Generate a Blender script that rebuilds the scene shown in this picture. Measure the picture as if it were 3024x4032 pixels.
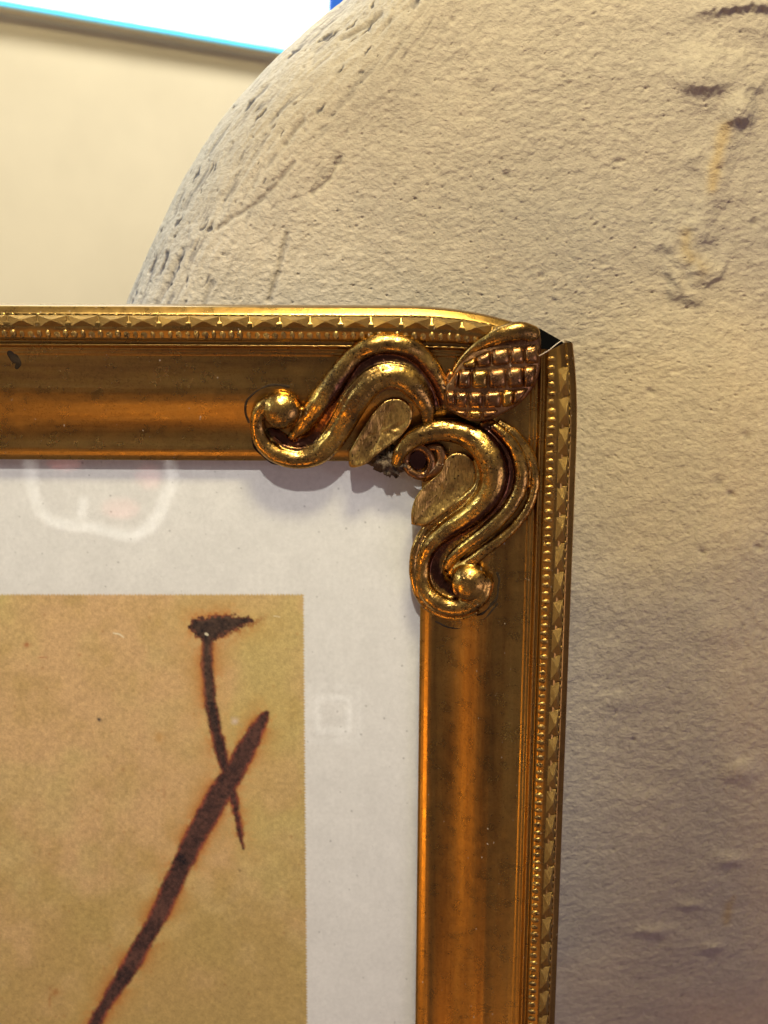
import bpy, math
import numpy as np
from mathutils import Vector

# ------------------------------------------------------------------ clear
for o in list(bpy.data.objects):
    bpy.data.objects.remove(o, do_unlink=True)
SC = bpy.context.scene
COL = SC.collection
MM = 0.001
R = math.radians

# ------------------------------------------------------------------ camera
# The glazed sheet lies in the plane Y = 0 and faces -Y.  Photograph 3024 x 4032.
FPX, PITCH, ROLL, DIST = 4500.0, R(11.0), R(0.30), 0.192
cam_d = bpy.data.cameras.new('camera')
cam = bpy.data.objects.new('camera', cam_d)
COL.objects.link(cam)
fwd = Vector((0, math.cos(PITCH), -math.sin(PITCH)))
up0 = Vector((0, math.sin(PITCH), math.cos(PITCH)))
rt0 = Vector((1, 0, 0))
# a small clockwise tilt of the picture content
rt = rt0 * math.cos(ROLL) + up0 * math.sin(ROLL)
up = up0 * math.cos(ROLL) - rt0 * math.sin(ROLL)
cam.location = -fwd * DIST
from mathutils import Matrix
cam.matrix_world = Matrix(((rt.x, up.x, -fwd.x, cam.location.x),
                           (rt.y, up.y, -fwd.y, cam.location.y),
                           (rt.z, up.z, -fwd.z, cam.location.z), (0, 0, 0, 1)))
cam_d.sensor_fit = 'VERTICAL'
cam_d.sensor_height = 36.0
cam_d.sensor_width = 27.0
cam_d.lens = FPX / 4032.0 * 36.0
cam_d.clip_start = 0.005
cam_d.clip_end = 20.0
cam_d.dof.use_dof = True
cam_d.dof.focus_distance = DIST - 0.005
cam_d.dof.aperture_fstop = 26.0
SC.camera = cam
CAM = np.array(cam.location)
FWD, RT, UP = np.array(fwd), np.array(rt), np.array(up)


def P(px, py, h=0.0):
    """photograph pixel -> point on the plane h millimetres in front of the sheet"""
    d = FWD + (px - 1512.0) / FPX * RT - (py - 2016.0) / FPX * UP
    t = (-h * MM - CAM[1]) / d[1]
    return CAM + d * t


# ------------------------------------------------------------------ world, lamps, exposure
W = bpy.data.worlds.new('World')
SC.world = W
W.use_nodes = True
bg = W.node_tree.nodes['Background']
bg.inputs[0].default_value = (0.98, 0.80, 0.98, 1)
bg.inputs[1].default_value = 0.125
SC.view_settings.view_transform = 'Standard'
SC.view_settings.look = 'None'
SC.view_settings.exposure = 0.0
SC.view_settings.gamma = 1.0
SC.view_settings.use_curve_mapping = False


def lamp(name, loc, target, size, power, color, size_y=None, spread=None):
    L = bpy.data.lights.new(name, 'AREA')
    L.shape = 'RECTANGLE' if size_y else 'DISK'
    L.size = size
    if size_y:
        L.size_y = size_y
    L.energy = power
    L.color = color
    if spread:
        L.spread = R(spread)
    o = bpy.data.objects.new(name, L)
    COL.objects.link(o)
    o.location = loc
    o.rotation_euler = (Vector(target) - Vector(loc)).to_track_quat('-Z', 'Y').to_euler()
    return o


def spot(name, loc, target, angle, power, color, radius, blend=1.0):
    L = bpy.data.lights.new(name, 'SPOT')
    L.energy = power; L.color = color; L.spot_size = R(angle); L.spot_blend = blend; L.shadow_soft_size = radius
    o = bpy.data.objects.new(name, L)
    COL.objects.link(o)
    o.location = loc
    o.rotation_euler = (Vector(target) - Vector(loc)).to_track_quat('-Z', 'Y').to_euler()
    return o


spot('ceiling_spot', (-0.035, -0.46, 0.44), (-0.045, 0, -0.035), 17, 11.8, (1.0, 0.965, 0.91), 0.010, 0.75)
lamp('wall_washer', (0.03, -0.15, 0.27), (0.03, 0.03, 0.03), 0.085, 1.18, (1.0, 0.86, 0.50), 0.04)
lamp('low_warm_lamp', (-0.42, -0.36, -0.30), (0.02, 0, -0.04), 0.06, 0.45, (1.0, 0.46, 0.06), 0.13)
lamp('amber_rail_fill', (-0.12, -0.36, -0.45), (-0.02, 0, 0.02), 0.20, 0.20, (1.0, 0.46, 0.09), 0.07)  # added warm fill for the amber band on the top rail, no table there
lamp('mauve_room_fill', (0.36, -0.34, -0.16), (0.05, 0.02, -0.06), 0.25, 0.32, (0.92, 0.74, 1.0))
lamp('left_window_glint', (-0.46, -0.22, 0.14), (0.0, 0, 0.01), 0.05, 0.30, (0.72, 0.86, 1.0))
lamp('window_daylight', (-0.16, 0.14, 0.46), (-0.02, 0, 0.04), 0.22, 0.6, (0.80, 0.90, 1.0))
lamp('cream_wall_fill', (0.10, 0.16, 0.36), (-0.16, 0.36, 0.02), 0.12, 1.55, (1.0, 0.94, 0.80))  # added out of view to brighten the cream wall
spot('gilt_glint_fill', (0.16, -0.40, 0.16), (0.050, 0.016, 0.012), 8.5, 2.6, (1.0, 0.70, 0.12), 0.004, 1.0)  # added yellow spot imitating gold light thrown on the wall by the frame

# ------------------------------------------------------------------ helpers
RNG = np.random.RandomState(7)


def _hash(ix, iy, seed):
    n = (ix.astype(np.int64) * 374761393 + iy.astype(np.int64) * 668265263 + seed * 1442695041) & 0x7fffffff
    n = ((n ^ (n >> 13)) * 1274126177) & 0x7fffffff
    n = n ^ (n >> 16)
    return (n & 0xffff) / 65535.0


def vnoise(x, y, seed=0):
    x = np.asarray(x, float); y = np.asarray(y, float)
    ix = np.floor(x); iy = np.floor(y)
    fx = x - ix; fy = y - iy
    fx = fx * fx * fx * (fx * (fx * 6 - 15) + 10); fy = fy * fy * fy * (fy * (fy * 6 - 15) + 10)
    a = _hash(ix, iy, seed); b = _hash(ix + 1, iy, seed)
    c = _hash(ix, iy + 1, seed); d = _hash(ix + 1, iy + 1, seed)
    return (a + (b - a) * fx) * (1 - fy) + (c + (d - c) * fx) * fy - 0.5


def fbm(x, y, oct=4, seed=0, gain=0.5):
    s = 0; a = 1.0
    for k in range(oct):
        s = s + a * vnoise(x * 2 ** k + 17.3 * k, y * 2 ** k - 9.1 * k, seed + k)
        a *= gain
    return s


def pits(x, y, seed, rmin, rmax, prob):
    """scattered round pits, 0..1 depth; one candidate per unit cell"""
    out = np.zeros_like(x)
    ix0 = np.floor(x); iy0 = np.floor(y)
    for dx in (-1, 0, 1):
        for dy in (-1, 0, 1):
            ix = ix0 + dx; iy = iy0 + dy
            on = _hash(ix, iy, seed) < prob
            cx = ix + _hash(ix, iy, seed + 1); cy = iy + _hash(ix, iy, seed + 2)
            r = rmin + (rmax - rmin) * _hash(ix, iy, seed + 3) ** 2
            d = np.hypot(x - cx, y - cy) / r
            out = np.maximum(out, np.where(on, np.clip(1 - d * d, 0, 1), 0))
    return out


def smooth(a, b, x):
    t = np.clip((x - a) / (b - a), 0, 1)
    return t * t * (3 - 2 * t)


def mesh_obj(name, verts, faces, mat, parent=None, shade=True):
    me = bpy.data.meshes.new(name)
    if isinstance(faces, np.ndarray):
        V_ = np.asarray(verts, np.float32)
        me.vertices.add(len(V_)); me.vertices.foreach_set('co', V_.reshape(-1))
        nf, k = faces.shape
        me.loops.add(nf * k); me.loops.foreach_set('vertex_index', faces.astype(np.int32).reshape(-1))
        me.polygons.add(nf); me.polygons.foreach_set('loop_start', np.arange(0, nf * k, k, dtype=np.int32))
        me.update(calc_edges=True)
        me.validate()
    else:
        me.from_pydata([tuple(v) for v in verts], [], [tuple(int(i) for i in f) for f in faces])
        me.update()
    if shade:
        me.polygons.foreach_set('use_smooth', [True] * len(me.polygons))
    if mat:
        me.materials.append(mat)
    o = bpy.data.objects.new(name, me)
    COL.objects.link(o)
    o.parent = parent
    return o


def grid_faces(n, m, wrap_m=False):
    i, j = np.meshgrid(np.arange(n - 1), np.arange(m if wrap_m else m - 1), indexing='ij')
    j2 = (j + 1) % m
    a = i * m + j; b = i * m + j2; c = (i + 1) * m + j2; d = (i + 1) * m + j
    return np.stack([a, b, c, d], -1).reshape(-1, 4)


def empty(name, loc=(0, 0, 0), parent=None):
    o = bpy.data.objects.new(name, None)
    o.empty_display_size = 0.01
    COL.objects.link(o)
    o.location = loc
    o.parent = parent
    return o


def tag(o, label=None, cat=None, group=None, kind=None):
    if label: o['label'] = label
    if cat: o['category'] = cat
    if group: o['group'] = group
    if kind: o['kind'] = kind
    return o


def catmull(pts, n):
    pts = np.array(pts, float)
    p = np.vstack([2 * pts[0] - pts[1], pts, 2 * pts[-1] - pts[-2]])
    out = []
    for k in range(1, len(p) - 2):
        for t in np.linspace(0, 1, n, endpoint=False):
            t2, t3 = t * t, t * t * t
            out.append(0.5 * ((2 * p[k]) + (-p[k - 1] + p[k + 1]) * t + (2 * p[k - 1] - 5 * p[k] + 4 * p[k + 1] - p[k + 2]) * t2
                              + (-p[k - 1] + 3 * p[k] - 3 * p[k + 1] + p[k + 2]) * t3))
    out.append(p[-2])
    return np.array(out)


# ------------------------------------------------------------------ materials
class NT:
    def __init__(s, name):
        s.m = bpy.data.materials.new(name)
        s.m.use_nodes = True
        s.t = s.m.node_tree
        s.b = s.t.nodes['Principled BSDF']

    def n(s, typ, **kw):
        nd = s.t.nodes.new(typ)
        for k, v in kw.items():
            setattr(nd, k, v)
        return nd

    def l(s, a, b):
        s.t.links.new(a, b)

    def coord(s, scale=(1, 1, 1)):
        tc = s.n('ShaderNodeTexCoord')
        mp = s.n('ShaderNodeMapping')
        mp.inputs['Scale'].default_value = scale
        s.l(tc.outputs['Object'], mp.inputs[0])
        return mp.outputs[0]

    def noise(s, vec, scale, detail=4, rough=0.55, dist=0.0):
        nd = s.n('ShaderNodeTexNoise')
        s.l(vec, nd.inputs['Vector'])
        nd.inputs['Scale'].default_value = scale
        nd.inputs['Detail'].default_value = detail
        nd.inputs['Roughness'].default_value = rough
        nd.inputs['Distortion'].default_value = dist
        return nd.outputs['Fac']

    def ramp(s, fac, stops):
        nd = s.n('ShaderNodeValToRGB')
        s.l(fac, nd.inputs[0])
        e = nd.color_ramp.elements
        while len(e) > 1:
            e.remove(e[-1])
        e[0].position = stops[0][0]; e[0].color = (*stops[0][1], 1)
        for p, c in stops[1:]:
            x = e.new(p); x.color = (*c, 1)
        return nd.outputs[0]

    def mix(s, fac, a, b, mode='MIX'):
        nd = s.n('ShaderNodeMix', data_type='RGBA', blend_type=mode)
        for sock, v in ((nd.inputs[0], fac), (nd.inputs[6], a), (nd.inputs[7], b)):
            if hasattr(v, 'links'):
                s.l(v, sock)
            elif isinstance(v, (int, float)):
                sock.default_value = v
            else:
                sock.default_value = (*v, 1)
        return nd.outputs[2]

    def bump(s, h, strength, dist):
        nd = s.n('ShaderNodeBump')
        nd.inputs['Strength'].default_value = strength
        nd.inputs['Distance'].default_value = dist
        s.l(h, nd.inputs['Height'])
        s.l(nd.outputs[0], s.b.inputs['Normal'])


def g3(v):
    return (v, v, v)


def metal(name, bright, mid, dark, rough=(0.22, 0.42), speck=0.5, stretch=(1, 1, 1), tarnish=0.5, bump=0.25, grain=1.0, lacquer=False):
    """worn gilt metal: lacquered gold over red-brown, with dark specks"""
    m = NT(name)
    v = m.coord(stretch)
    v1 = m.coord((1, 1, 1))
    big = m.noise(v, 190, 5, 0.65, 0.6)
    base = m.ramp(big, [(0.28, dark), (0.28 + 0.30 * tarnish, mid), (0.72, bright)])
    fine = m.noise(v1, 1500, 3, 0.65)
    sp = m.noise(v1, 3300, 2, 0.5)
    blot = m.noise(v1, 330, 3, 0.6)
    mul = m.n('ShaderNodeMath', operation='MULTIPLY')
    m.l(m.ramp(sp, [(0.55, g3(0)), (0.62, g3(1))]), mul.inputs[0])
    m.l(m.ramp(blot, [(0.36, g3(0)), (0.56, g3(1))]), mul.inputs[1])
    sm = m.n('ShaderNodeMath', operation='MULTIPLY')
    m.l(mul.outputs[0], sm.inputs[0]); sm.inputs[1].default_value = speck
    c = m.mix(sm.outputs[0], base, (0.05, 0.028, 0.015))
    c = m.mix(0.30 * grain, c, m.ramp(fine, [(0.3, g3(0.45)), (0.7, g3(1.0))]), 'MULTIPLY')
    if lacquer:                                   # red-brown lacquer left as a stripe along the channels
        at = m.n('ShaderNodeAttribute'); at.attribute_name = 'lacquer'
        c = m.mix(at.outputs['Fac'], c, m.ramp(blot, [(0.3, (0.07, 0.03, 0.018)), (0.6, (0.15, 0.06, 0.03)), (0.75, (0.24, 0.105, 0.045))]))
    # dust: small pale dots and lint that do not shine
    vd = m.coord((1.0, 1.0, 0.55))
    du = m.ramp(m.noise(vd, 1900, 2, 0.45), [(0.745, g3(0)), (0.775, g3(1))])
    c = m.mix(du, c, (0.42, 0.34, 0.24))
    m.l(c, m.b.inputs['Base Color'])
    inv = m.n('ShaderNodeMath', operation='MULTIPLY_ADD'); m.l(du, inv.inputs[0]); inv.inputs[1].default_value = -0.8; inv.inputs[2].default_value = 1.0
    m.l(inv.outputs[0], m.b.inputs['Metallic'])
    rr = m.n('ShaderNodeMapRange')
    m.l(m.noise(v1, 420, 4, 0.6), rr.inputs[0])
    rr.inputs[1].default_value = 0.3; rr.inputs[2].default_value = 0.7
    rr.inputs[3].default_value = rough[0]; rr.inputs[4].default_value = rough[1]
    m.l(rr.outputs[0], m.b.inputs['Roughness'])
    hsum = m.n('ShaderNodeMath', operation='SUBTRACT')
    m.l(fine, hsum.inputs[0]); m.l(sm.outputs[0], hsum.inputs[1])
    m.bump(hsum.outputs[0], bump, 0.00012)
    return m.m


M_RAIL_T = metal('rail_gilt_across', (0.48, 0.31, 0.085), (0.35, 0.20, 0.052), (0.19, 0.10, 0.034), (0.24, 0.36), 0.25, (0.06, 1, 1), 0.6, 0.14)
M_RAIL_R = metal('rail_gilt_upright', (0.50, 0.31, 0.078), (0.38, 0.205, 0.05), (0.21, 0.11, 0.032), (0.24, 0.36), 0.25, (1, 1, 0.06), 0.6, 0.14)
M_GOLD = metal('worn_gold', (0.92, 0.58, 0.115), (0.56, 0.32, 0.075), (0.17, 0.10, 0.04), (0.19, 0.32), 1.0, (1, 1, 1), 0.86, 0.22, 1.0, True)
M_BRASS = metal('dull_brass', (0.60, 0.44, 0.15), (0.40, 0.28, 0.10), (0.15, 0.10, 0.05), (0.26, 0.42), 0.9, (1, 1, 1), 0.6, 0.2, 1.0, True)
M_COPPER = metal('dark_copper_patina', (0.48, 0.26, 0.09), (0.28, 0.14, 0.055), (0.10, 0.05, 0.025), (0.22, 0.38), 0.8, (1, 1, 1), 0.6, 0.35)
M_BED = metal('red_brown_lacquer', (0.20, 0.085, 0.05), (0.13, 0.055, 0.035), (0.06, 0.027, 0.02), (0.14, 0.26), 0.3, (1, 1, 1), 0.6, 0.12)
M_STUD = metal('stamped_gilt', (0.72, 0.47, 0.12), (0.44, 0.27, 0.075), (0.10, 0.065, 0.032), (0.30, 0.48), 1.0, (1, 1, 1), 0.9, 0.5)


def hatched():
    m = NT('hatched_gold_leaf')
    v = m.coord((1, 1, 1))
    tc = m.n('ShaderNodeTexCoord')
    def lines(rot, sc):
        mp = m.n('ShaderNodeMapping'); m.l(tc.outputs['Object'], mp.inputs[0])
        mp.inputs['Rotation'].default_value = (0, R(rot), 0)
        mp.inputs['Scale'].default_value = (1, 1, 0.28)
        return m.noise(mp.outputs[0], sc, 2, 0.6, 0.2)
    ha, hb = lines(38, 3600), lines(-52, 3600)
    big = m.noise(v, 300, 4, 0.6)
    base = m.ramp(big, [(0.3, (0.20, 0.11, 0.035)), (0.5, (0.50, 0.30, 0.08)), (0.7, (0.78, 0.50, 0.12))])
    mn = m.n('ShaderNodeMath', operation='MULTIPLY'); m.l(ha, mn.inputs[0]); m.l(hb, mn.inputs[1])
    c = m.mix(0.5, base, m.ramp(mn.outputs[0], [(0.15, g3(0.25)), (0.27, g3(1.0))]), 'MULTIPLY')
    pu_ = m.ramp(m.noise(v, 2200, 1, 0.4), [(0.68, g3(0)), (0.72, g3(1))])
    c = m.mix(pu_, c, (0.06, 0.035, 0.02))
    m.l(c, m.b.inputs['Base Color'])
    m.b.inputs['Metallic'].default_value = 1.0
    m.b.inputs['Roughness'].default_value = 0.33
    m.bump(mn.outputs[0], 0.6, 0.0002)
    return m.m


M_LEAF = hatched()


def simple(name, col, rough=0.6, metallic=0.0, emit=None, noise_scale=200, var=0.25, bump=0.0):
    m = NT(name)
    v = m.coord()
    nz = m.noise(v, noise_scale, 4, 0.6)
    c = m.mix(1.0, col, m.ramp(nz, [(0.3, g3(1 - var)), (0.7, g3(1 + var * 0.2))]), 'MULTIPLY')
    m.l(c, m.b.inputs['Base Color'])
    m.b.inputs['Roughness'].default_value = rough
    m.b.inputs['Metallic'].default_value = metallic
    if emit:
        m.b.inputs['Emission Color'].default_value = (*emit[0], 1)
        m.b.inputs['Emission Strength'].default_value = emit[1]
    if bump:
        m.bump(nz, bump, 0.0004)
    return m.m


M_BLACK = simple('black_backing', (0.006, 0.006, 0.007), 0.9)
M_BLACK.node_tree.nodes['Principled BSDF'].inputs['Specular IOR Level'].default_value = 0.0
M_CRUMB = simple('dusty_broken_casting', (0.15, 0.105, 0.06), 0.6, 0.6, None, 1400, 0.8, 1.0)
M_FIBRE = simple('pale_fibre', (0.72, 0.62, 0.48), 0.6)


def plaster():
    m = NT('rough_plaster')
    v = m.coord()
    at = m.n('ShaderNodeAttribute'); at.attribute_name = 'wear_shade'
    sep = m.n('ShaderNodeSeparateColor'); m.l(at.outputs['Color'], sep.inputs[0])
    big = m.noise(v, 22, 4, 0.6, 0.4)
    c = m.ramp(big, [(0.30, (0.42, 0.37, 0.305)), (0.5, (0.47, 0.41, 0.33)), (0.70, (0.52, 0.45, 0.345))])
    fine = m.noise(v, 900, 4, 0.6)
    c = m.mix(0.45, c, m.ramp(fine, [(0.32, g3(0.66)), (0.62, g3(1.06))]), 'MULTIPLY')
    c = m.mix(sep.outputs[0], c, (0.10, 0.09, 0.095))          # dirt in pits and scratches, painted shade under the lips
    c = m.mix(sep.outputs[1], c, (0.42, 0.285, 0.10))          # rusty yellow drips
    m.l(c, m.b.inputs['Base Color'])
    m.b.inputs['Roughness'].default_value = 0.72
    m.b.inputs['Specular IOR Level'].default_value = 0.3
    tc = m.n('ShaderNodeTexCoord'); mp = m.n('ShaderNodeMapping'); m.l(tc.outputs['Object'], mp.inputs[0])
    mp.inputs['Rotation'].default_value = (0, R(-14), 0); mp.inputs['Scale'].default_value = (0.80, 1, 1.1)
    f2 = m.noise(mp.outputs[0], 1650, 3, 0.6, 0.3)
    f3 = m.noise(v, 430, 3, 0.6, 0.5)
    ad = m.n('ShaderNodeMath', operation='MULTIPLY_ADD'); m.l(f3, ad.inputs[0]); ad.inputs[1].default_value = 0.9; m.l(f2, ad.inputs[2])
    m.bump(ad.outputs[0], 0.72, 0.00036)
    return m.m


M_PLASTER = plaster()
M_CREAM = simple('cream_paint', (0.76, 0.69, 0.52), 0.7, 0, None, 14, 0.10)
M_BLUE = simple('blue_paint', (0.02, 0.13, 0.62), 0.5, 0, None, 40, 0.15)


def paper():
    m = NT('printed_sheet')
    at = m.n('ShaderNodeAttribute'); at.attribute_name = 'print'
    v = m.coord()
    fine = m.noise(v, 1300, 4, 0.65)
    c = m.mix(0.5, at.outputs['Color'], m.ramp(fine, [(0.3, g3(0.82)), (0.65, g3(1.03))]), 'MULTIPLY')
    m.l(c, m.b.inputs['Base Color'])
    m.b.inputs['Roughness'].default_value = 0.7
    m.b.inputs['Specular IOR Level'].default_value = 0.2
    m.bump(m.noise(v, 700, 3, 0.6), 0.12, 0.0001)
    return m.m


M_PAPER = paper()


def glass():
    m = NT('picture_glass')
    t = m.t
    t.nodes.remove(m.b)
    tr = m.n('ShaderNodeBsdfTransparent'); tr.inputs[0].default_value = (0.985, 0.99, 0.985, 1)
    gl = m.n('ShaderNodeBsdfGlossy'); gl.inputs['Roughness'].default_value = 0.03
    lw = m.n('ShaderNodeLayerWeight'); lw.inputs[0].default_value = 0.5
    pw = m.n('ShaderNodeMath', operation='POWER'); m.l(lw.outputs['Facing'], pw.inputs[0]); pw.inputs[1].default_value = 5.0
    fr = m.n('ShaderNodeMath', operation='MULTIPLY_ADD'); m.l(pw.outputs[0], fr.inputs[0]); fr.inputs[1].default_value = 0.95; fr.inputs[2].default_value = 0.042
    mx = m.n('ShaderNodeMixShader')
    m.l(fr.outputs[0], mx.inputs[0]); m.l(tr.outputs[0], mx.inputs[1]); m.l(gl.outputs[0], mx.inputs[2])
    m.l(mx.outputs[0], t.nodes['Material Output'].inputs[0])
    return m.m


M_GLASS = glass()


def daylight():
    m = NT('overexposed_daylight_pane')
    m.b.inputs['Base Color'].default_value = (0.8, 0.9, 1, 1)
    v = m.coord()
    nz = m.noise(v, 60, 3, 0.6)
    c = m.ramp(nz, [(0.36, (0.38, 0.80, 1.0)), (0.46, (0.72, 0.95, 1.0)), (0.60, (1, 1, 1))])
    m.l(c, m.b.inputs['Emission Color'])
    m.b.inputs['Emission Strength'].default_value = 1.7
    return m.m


M_DAY = daylight()
M_CYAN = simple('cyan_edge_glow', (0.05, 0.55, 0.85), 0.4, 0, ((0.12, 0.70, 1.0), 1.1), 40, 0.1)  # blue frame paint, with the daylight washing over it put in as glow

# ------------------------------------------------------------------ the setting: rounded plaster wall
WY = -15.0          # face of the wall, mm in front of sheet (negative: behind)


def build_plaster():
    c0 = P(1980, 1400, WY)
    sc = np.linalg.norm(P(2080, 1400, WY) - c0) / 100.0     # metres per pixel on the face
    ang = [-90, -60, -30, 0, 30, 60, 75, 85, 95, 105, 114.6, 117.5, 127.5, 138.7, 148.7, 158.1, 167.2, 171.7, 180, 192, 205, 220, 240, 255, 270]
    rad = [5000, 4600, 3300, 2600, 2450, 2500, 2350, 2150, 1860, 1650, 1539, 1526, 1490, 1478, 1480, 1492, 1530, 1565, 1620, 1690, 1790, 2020, 3300, 4500, 5000]
    NP, NR = 1700, 560
    phi = np.linspace(-90, 270, NP, endpoint=False)
    rout = np.interp(phi, ang, rad)
    for _ in range(60):                                     # soften the outline
        rout = (np.roll(rout, 1) + 2 * rout + np.roll(rout, -1)) / 4
    rout = rout * sc * 1.02
    tt = np.concatenate([np.linspace(0.0005, 0.70, 390), 0.70 + 0.30 * (1 - (1 - np.linspace(0, 1, NR - 389)[1:]) ** 1.7)])
    PH, T = np.meshgrid(np.radians(phi), tt, indexing='ij')
    RO = rout[:, None] * np.ones_like(T)
    r = RO * T
    d = RO - r
    rb, depth = 21 * MM, 30 * MM
    q = np.clip((rb - d) / rb, 0, 1)
    y = depth * (1 - (1 - np.minimum(q, 0.9999) ** 2.3) ** (1 / 2.1))
    x = c0[0] + r * np.cos(PH); z = c0[2] + r * np.sin(PH)
    X, Z = x / MM, z / MM                                    # millimetres
    # how the trowel ran: along the shoulder near the edge, level lower down
    edge = smooth(30, 8, d / MM)
    a = PH + math.pi / 2
    along = (np.degrees(PH)) * 0.9
    dm = d / MM
    # relief in millimetres (positive = out of the wall)
    rip = fbm(X * 0.70 + 0.30 * Z, Z * 1.30 - 0.28 * X, 2, 11)
    rip2 = fbm(X * 1.5, Z * 1.9, 2, 31)
    streak = fbm(along * 0.20, dm * 1.1, 3, 51)
    low = fbm(X * 0.11, Z * 0.11, 3, 71)
    flat = smooth(-0.10, 0.25, fbm(X * 0.05 + 3, Z * 0.06, 2, 91))
    amp = 0.12 + 0.05 * flat
    hgt = (rip * amp + rip2 * 0.05) * (1 - 0.35 * edge) + streak * 0.30 * edge + low * 0.30
    p1 = pits(X / 3.0, Z / 2.4, 5, 0.04, 0.15, 0.45)
    wx = 2.2 * fbm(X * 0.25, Z * 0.25, 3, 177); wy = 0.9 * fbm(X * 0.6, Z * 0.6, 3, 178)
    p2 = pits((along + wx) / 6.5, (dm + wy) / 1.7, 25, 0.07, 0.34, 0.80) * edge * np.clip(0.85 + 1.6 * fbm(X * 0.5, Z * 0.5, 2, 179), 0, 1)
    hgt = hgt - 0.24 * p1 - 0.34 * p2
    # hand-made scars
    def pxmm(px, py):
        q_ = P(px, py, WY)
        return q_[0] / MM, q_[2] / MM
    wear_shade = np.clip(p1 * 0.8 - 0.42, 0, 1) * 1.2 + np.clip(p2 * 2.0 - 0.25, 0, 1) * 1.0 + np.clip(-streak * 2.2 - 0.55, 0, 0.6) * edge
    drip = np.zeros_like(X)
    warp = 1 + 0.5 * fbm(X * 0.5, Z * 0.5, 2, 133)

    def scar(pts, w, depth_mm, dirt_shade, lift=0.0):
        nonlocal hgt, wear_shade
        pp = np.array([pxmm(*p) for p in pts])
        dist = np.full_like(X, 1e9)
        for k in range(len(pp) - 1):
            A, B = pp[k], pp[k + 1]
            AB = B - A
            t = np.clip(((X - A[0]) * AB[0] + (Z - A[1]) * AB[1]) / (AB @ AB), 0, 1)
            dist = np.minimum(dist, np.hypot(X - A[0] - t * AB[0], Z - A[1] - t * AB[1]))
        dist = dist * warp + 0.35 * fbm(X * 1.1, Z * 1.1, 2, 151)
        g = np.exp(-(dist / w) ** 2)
        hgt = hgt - depth_mm * g + lift * np.exp(-((dist - 2.2 * w) / (1.4 * w)) ** 2)
        wear_shade = np.maximum(wear_shade, dirt_shade * np.clip(g * 1.5 - 0.55, 0, 1))

    def lip(px, py, wide, tall, lift, dirt_shade=0.22, tilt=0.0):
        """a raised smear of plaster with an overhanging lower edge"""
        nonlocal hgt, wear_shade
        cx, cz = pxmm(px, py)
        xx = X - cx
        zz = Z - cz - tilt * xx + 0.9 * fbm(X * 0.55, Z * 0.2, 2, 171) + 0.5 * fbm(X * 1.6, Z * 1.2, 2, 172)
        gx = np.exp(-(xx / wide) ** 4)
        g = np.where(zz > 0, np.exp(-(zz / tall) ** 2), np.exp(-(zz / 0.95) ** 2))
        hgt = hgt + 1.0 * lift * g * gx
        wear_shade = np.maximum(wear_shade, 0.75 * dirt_shade * gx * np.exp(-((zz + 0.8) / 0.7) ** 2))  # shade below the lip's lower edge, painted dark

    lip(2765, 340, 3.6, 5.0, 1.0, 0.30, -0.05)
    lip(2965, 345, 2.2, 2.5, 0.6, 0.2)
    lip(2905, 470, 2.6, 3.5, 1.0, 0.35, 0.1)
    lip(2960, 22, 9.0, 5.0, 1.3, 0.35, 0.12)
    lip(2725, 612, 1.6, 1.6, 0.45, 0.25, 0.3)
    lip(2740, 655, 1.6, 1.6, 0.3, 0.15, -0.3)
    lip(2615, 965, 1.6, 1.5, 0.45, 0.35, -0.2)
    lip(2650, 1095, 1.8, 2.0, 0.45, 0.30, -0.9)
    lip(2700, 1165, 3.2, 2.6, 0.7, 0.40, -0.35)
    lip(2815, 1085, 1.8, 2.5, 0.6, 0.30, 0.9)
    lip(2715, 890, 1.2, 1.2, 0.4, 0.3, 0.4)
    lip(2790, 938, 1.8, 1.2, 0.35, 0.2)
    lip(2880, 780, 2.5, 4.0, 0.25, 0.0)
    for (pts, w_, up_) in [([(2895, 250), (2905, 440), (2860, 560), (2815, 700), (2770, 860), (2720, 960), (2740, 1060)], 2.0, 0.85), ([(2660, 860), (2650, 960), (2680, 1060)], 1.3, 0.3)]:
        pp = np.array([pxmm(*p) for p in pts]); dist = np.full_like(X, 1e9)
        for k in range(len(pp) - 1):
            A, B = pp[k], pp[k + 1]; AB = B - A
            t = np.clip(((X - A[0]) * AB[0] + (Z - A[1]) * AB[1]) / (AB @ AB), 0, 1)
            dist = np.minimum(dist, np.hypot(X - A[0] - t * AB[0], Z - A[1] - t * AB[1]))
        hgt = hgt + up_ * np.exp(-(dist * warp / w_) ** 2)
    for (px, py, w) in [(2965, 875, .55), (2828, 670, .5), (2430, 635, .5), (2340, 885, .4), (2127, 1088, .5), (2180, 1185, .5), (1990, 685, .4), (1776, 80, .5), (2940, 1720, .9),
                        (2560, 1540, .7), (2835, 1900, 1.0), (2880, 1950, .7), (2770, 2180, .8), (2520, 2960, .5), (2990, 2160, .9)]:
        scar([(px, py), (px + 6, py + 2)], w * 0.85, 0.4, 0.4)
    # long fine drag marks on the shoulder
    for pts in [[(1155, 640), (1085, 730), (1010, 800), (920, 850), (850, 900)], [(1130, 920), (1100, 1060), (1060, 1180)], [(830, 1120), (800, 1200)],
                [(1340, 620), (1300, 700), (1230, 760)], [(700, 980), (640, 1120), (600, 1200)], [(1190, 470), (1120, 560)], [(1500, 40), (1430, 90), (1340, 130)]]:
        scar(pts, 0.45, 0.45, 0.45)
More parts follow.
